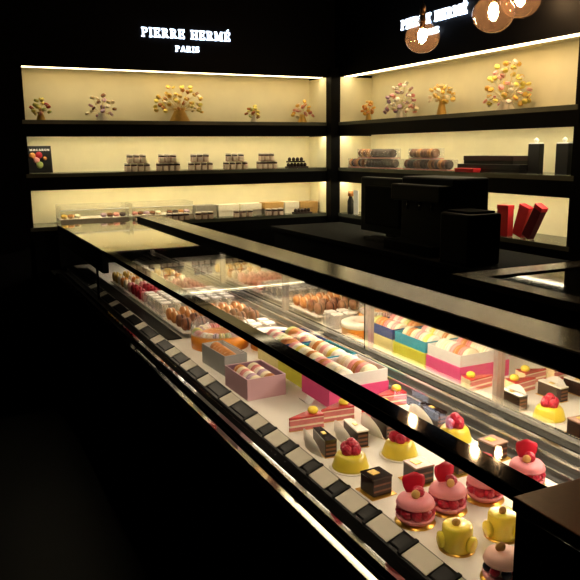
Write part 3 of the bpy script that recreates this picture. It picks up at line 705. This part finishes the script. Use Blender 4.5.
bm = bmesh.new(); lathe(bm, [(0, 0), (.008, 0), (.009, .002), (.008, .004), (0, .004)], 18); obj('almond_disc', bm, almond, t, (-.008, 0, .061), (PI/2, 0, -.4))

# ------------------------------------------------------------------ boxes of macarons
def open_box(name, label, x0, x1, y0, y1, hT, hR, mt, mr, rz=0):
    cx, cy = (x0+x1)/2, (y0+y1)/2; a, b = (x1-x0)/2, (y1-y0)/2; th = .0022
    t = thing(name, label, 'gift box', (cx, cy, FZ), (0, 0, rz))
    def wall(nm, m, a, b, z0, z1, th):
        bm = bmesh.new(); o = [(-a, -b), (a, -b), (a, b), (-a, b)]; i = [(-a+th, -b+th), (a-th, -b+th), (a-th, b-th), (-a+th, b-th)]
        ol = [bm.verts.new((x, y, z0)) for x, y in o]; oh = [bm.verts.new((x, y, z1)) for x, y in o]; il = [bm.verts.new((x, y, z0+th)) for x, y in i]; ih = [bm.verts.new((x, y, z1)) for x, y in i]
        for k in range(4):
            k2 = (k+1) % 4; bm.faces.new((ol[k], ol[k2], oh[k2], oh[k])); bm.faces.new((oh[k], oh[k2], ih[k2], ih[k])); bm.faces.new((ih[k], ih[k2], il[k2], il[k]))
        bm.faces.new(list(reversed(ol))); bm.faces.new(il); return obj(nm, bm, m, t)
    wall('tray', mt, a, b, 0, hT, th)
    if hR: wall('inner_rim', mr, a-th-.0005, b-th-.0005, .003, hR, th)
    return t
def fill(x0, x1, y0, y1, ztop, nc, nr, cols, lab, s=1.0, rz=0):
    k = 0
    for c in range(nc):
        for r in range(nr):
            col = cols[(k*3+c+r*2) % len(cols)]; k += 1
            x = x0+(x1-x0)*(c+.5)/nc; y = y0+(y1-y0)*(r+.5)/nr
            ax = (y1-y0)/nr/.0207
            o = macaron(col, (x, y, ztop-.018*s), (PI/2+rnd.uniform(-.06, .06), 0, rnd.uniform(-.05, .05)), ('%s macaron, %s from near end, ' % (COLN[col], ORD[r])) + ('' if nc == 1 else ('left row, ' if c == 0 else 'right row, ')) + lab, 'macarons in the gift boxes', s)
            o.scale = (s, s, min(1.15*s, ax))
lil = mat('lilac card', '#cba3ac', .5, .35, var=.04, scale=12); lild = mat('plum card', '#8a6678', .5, .35, var=.04); gry = mat('silver grey card', '#9a9a98', .45, .4, var=.04); pky = mat('hot pink card', '#cf4880', .5, .35, var=.04); pkg = mat('light grey card', '#cfcfce', .45, .4, var=.03)
teal = mat('teal card', '#1586a0', .5, .35, var=.04); lime = mat('lime card', '#c4c23c', .5, .35, var=.05); navy = mat('navy card', '#243a78', .5, .35, var=.04); pye = mat('pale yellow card', '#d9cb8a', .5, .35, var=.05)
open_box('macaron_box', 'lilac open box of macarons near the front glass', .736, .858, 1.808, 1.972, .0625, .061, lil, lild, .03)
fill(.752, .842, 1.818, 1.962, FZ+.061, 2, 6, ['cream', 'caramel', 'cream', 'rose', 'white', 'lilac'], 'lilac box', 1.0)
open_box('macaron_box', 'small grey open box of macarons left of the lilac box', .757, .835, 2.05, 2.235, .066, .064, gry, pkg, .06)
fill(.772, .818, 2.06, 2.225, FZ+.066, 1, 7, ['caramel', 'lilac', 'cream', 'yellow', 'rose'], 'small grey box', 1.0)
open_box('macaron_box', 'hot pink open box with pale grey lining by the mirror', .915, 1.108, 1.648, 1.815, .052, .088, pky, pkg)
fill(.93, 1.093, 1.655, 1.808, FZ+.098, 2, 7, ['white', 'cream', 'pink', 'white', 'caramel', 'cream', 'rose'], 'pink box', 1.5)
open_box('macaron_box', 'lime open box with teal lining, between pink and navy boxes', .925, 1.108, 1.822, 2.0, .052, .088, lime, teal)
fill(.94, 1.093, 1.83, 1.992, FZ+.098, 2, 7, ['cream', 'white', 'pink', 'cream', 'white', 'caramel', 'lemon'], 'teal lined box', 1.45)
open_box('macaron_box', 'pale yellow open box with navy lining, farthest of the three', .935, 1.108, 2.01, 2.185, .052, .088, pye, navy)
fill(.95, 1.093, 2.017, 2.177, FZ+.098, 2, 7, ['caramel', 'cream', 'rose', 'green', 'white', 'caramel', 'pink'], 'navy lined box', 1.4)
# round orange ring boxes
org = mat('orange card', '#dd8a24', .45, .4, var=.05, scale=20); orgl = mat('light orange card', '#eda63a', .45, .4, var=.05)
def ring(x, y, Ro, Ri, h, label, top):
    t = thing('ring_box', label, 'gift box', (x, y, FZ))
    bm = bmesh.new(); lathe(bm, [(Ri, .004), (Ri, h), (Ri+.003, h), (Ri+.003, .006), (Ro-.003, .006), (Ro-.003, h), (Ro, h), (Ro, 0), (Ri, 0), (Ri, .004)] if not top else [(Ri, .0), (Ri, h), (Ro-.002, h), (Ro, h-.002), (Ro, 0), (Ri, 0)], 64); o = obj('ring_tray', bm, org, t)
    bm = bmesh.new(); lathe(bm, [(0, .001), (Ri-.001, .001), (Ri-.001, .004), (0, .004)], 48); obj('inner_disc', bm, orgl, t)
    if top:
        bm = bmesh.new(); lathe(bm, [(Ri-.001, h-.012), (Ri-.001, h+.004), (Ro-.004, h+.004), (Ro+.0015, h+.001), (Ro+.0015, h-.016), (Ro+.0003, h-.016), (Ro+.0003, h+.0005), (Ri, h+.0005), (Ri-.001, h-.012)], 64); obj('white_lid', bm, plate, t)
    else:
        bm = bmesh.new(); lathe(bm, [(Ro-.0005, h-.004), (Ro+.0008, h-.004), (Ro+.0008, h+.032), (Ro-.006, h+.040), (Ro-.0067, h+.0395), (Ro-.0005, h+.031), (Ro-.0005, h-.004)], 64); obj('clear_cover', bm, clearp, t)
    return t
RX, RY, RO, RI, RH = .880, 2.405, .104, .060, .052
ring(RX, RY, RO, RI, RH, 'round orange ring box filled with standing macarons', False)
n = 24
for k in range(n):
    a = 2*PI*k/n; r = (RO+RI)/2; col = ['white', 'pink', 'lemon', 'cream', 'rose', 'green', 'lilac'][k*3 % 7]
    macaron(col, (RX+r*math.cos(a), RY+r*math.sin(a), FZ+.006+.020*1.5+.022), (PI/2, 0, a), '%s macaron standing in the orange ring box with its neighbours' % COLN[col] if False else '%s macaron in the orange ring box, %s' % (COLN[col], ('mirror side, %s of its arc' % ORD[k % 6]) if k < 6 else ('far side, %s of its arc' % ORD[k % 6]) if k < 12 else ('front glass side, %s of its arc' % ORD[k % 6]) if k < 18 else ('near side, %s of its arc' % ORD[k % 6])), 'macarons in the orange ring box', 1.0)
for o in C.objects:
    if o.get('group') == 'macarons in the orange ring box': o.location.z = FZ+.006+.0208+.018
ring(1.045, 2.30, .082, .040, .050, 'round orange ring box with a white lid, beside the mirror', True)

# ------------------------------------------------------------------ the far rows: macarons, clear packs
def risers(y0, y1, w):
    t = thing('riser_tray', '%s clear riser tray under the far rows in the case' % w, 'tray', (0, 0, 0))
    boxo('tray', trayw, t, .785, 1.115, y0, y1, FZ+.020, FZ+.026); boxo('foot', acryl, t, .80, .81, y0+.01, y1-.01, FZ, FZ+.02); boxo('foot', acryl, t, 1.09, 1.10, y0+.01, y1-.01, FZ, FZ+.02)
risers(2.545, 2.80, 'nearest'); risers(2.82, 3.12, 'second'); risers(3.14, 3.46, 'third'); risers(3.48, 3.80, 'farthest')
rows = []
for k in range(4): rows.append((2.575+k*.066, 'brown' if k < 2 else 'caramel', 'm'))
for k in range(5): rows.append((2.85+k*.060, None, 'p'))
for k in range(5): rows.append((3.17+k*.064, ['rose', 'red', 'red', 'red', 'pink'][k], 'm'))
for k in range(5): rows.append((3.51+k*.064, ['cream', 'orange', 'cream', 'yellow', 'yellow'][k], 'm'))
lidm = mat('white pack lid', '#ece6dc', .4, .5)
pb = bmesh.new(); bx(pb, -.024, .024, -.022, .022, 0, .055, bev=.004); PK = mesh('sachet', pb, milky)
pb = bmesh.new(); bx(pb, -.020, .020, -.018, .018, .052, .060, bev=.003); PL = mesh('lid', pb, lidm)
for i, (y, col, kind) in enumerate(rows):
    for c in range(6):
        x = .808+c*.056
        where = '%s from the front glass' % ORD[c]
        rowname = '%s far row' % ORD[i] if i < 12 else '%s last far row' % ['', 'very', 'second', 'third', 'fourth', 'fifth', 'sixth', 'seventh', 'eighth'][len(rows)-i]
        if kind == 'm':
            o = macaron(col, (x, y, FZ+.026+.0255), (0, PI/2, 0), '%s macaron, %s in the %s' % (COLN[col], where, rowname), 'macaron rows in the far part of the case', 1.2)
            o.scale = (1.22, 1.22, 1.7)
        else:
            t = thing('sweet_pack', 'white lidded clear pack, %s in the %s' % (where, rowname), 'pack', (x, y, FZ+.026), group='clear packs in the far part of the case')
            link('sachet', PK, t); link('lid', PL, t); link('sweet', mac_mesh('cream', 'cream', 12), t, (0, 0, .03), (0, PI/2, 0), (.95, .95, .95))
# clear packs lying on the tray between ring boxes and risers, near the mirror
for i in range(4):
    for j in range(3):
        x, y = .975+j*.052, 2.515-.0+0 if False else 2.43+i*.0
        pass
k = 0
for j in range(2):
    for i in range(2):
        t = thing('sweet_pack', 'clear pack with a white lid behind the white lidded ring box, %s' % ['near left', 'far left', 'near right', 'far right'][k], 'pack', (1.03+j*.056, 2.43+i*.055, FZ), group='clear packs behind the white lidded ring box')
        link('sachet', PK, t); link('lid', PL, t); k += 1
# white curled sheet standing in for a bright highlight between lilac and pink boxes
t = thing('highlight_curl', 'small white curl imitating a highlight on the tray beside the pink box', 'card', (.885, 1.72, FZ))
bm = bmesh.new(); n = 8; A = []; B = []
for k in range(n+1):
    u = k/n-.5; A.append(bm.verts.new((u*.03-.004, -.02, .0005+.05*u*u))); B.append(bm.verts.new((u*.03-.004, .02, .0005+.05*u*u)))
for k in range(n): bm.faces.new((A[k], A[k+1], B[k+1], B[k]))
o = obj('sheet', bm, paperw, t); md = o.modifiers.new('s', 'SOLIDIFY'); md.thickness = .0008; md.offset = 1

# ------------------------------------------------------------------ camera, world, view
cam = bpy.data.cameras.new('camera'); co = bpy.data.objects.new('camera', cam); C.objects.link(co)
f, yaw, pit, rol = 721.46, .4512, .1926, -.0094
cy, sy, cp, sp = math.cos(yaw), math.sin(yaw), math.cos(pit), math.sin(pit)
F = Vector((sy*cp, cy*cp, -sp)); Rr = Vector((cy, -sy, 0)); U = Rr.cross(F)
c, s = math.cos(rol), math.sin(rol)
r2 = c*Rr+s*U; u2 = -s*Rr+c*U
M = Matrix((r2, u2, -F)).transposed().to_4x4(); M.translation = (0, 0, CZ); co.matrix_world = M
cam.sensor_width = 36; cam.lens = 36*f/580; cam.clip_start = .02; cam.clip_end = 60
sc = bpy.context.scene; sc.camera = co
w = bpy.data.worlds.new('world'); sc.world = w; w.use_nodes = True
w.node_tree.nodes['Background'].inputs[0].default_value = (.6, .7, 1, 1); w.node_tree.nodes['Background'].inputs[1].default_value = .004
sc.view_settings.view_transform = 'Standard'; sc.view_settings.look = 'None'; sc.view_settings.exposure = 0; sc.view_settings.gamma = 1
sc.cycles.max_bounces = 10; sc.cycles.transparent_max_bounces = 24; sc.cycles.glossy_bounces = 6; sc.cycles.use_denoising = True
sc.cycles.caustics_reflective = True; sc.cycles.blur_glossy = .5; sc.cycles.sample_clamp_indirect = 8; sc.cycles.caustics_refractive = False
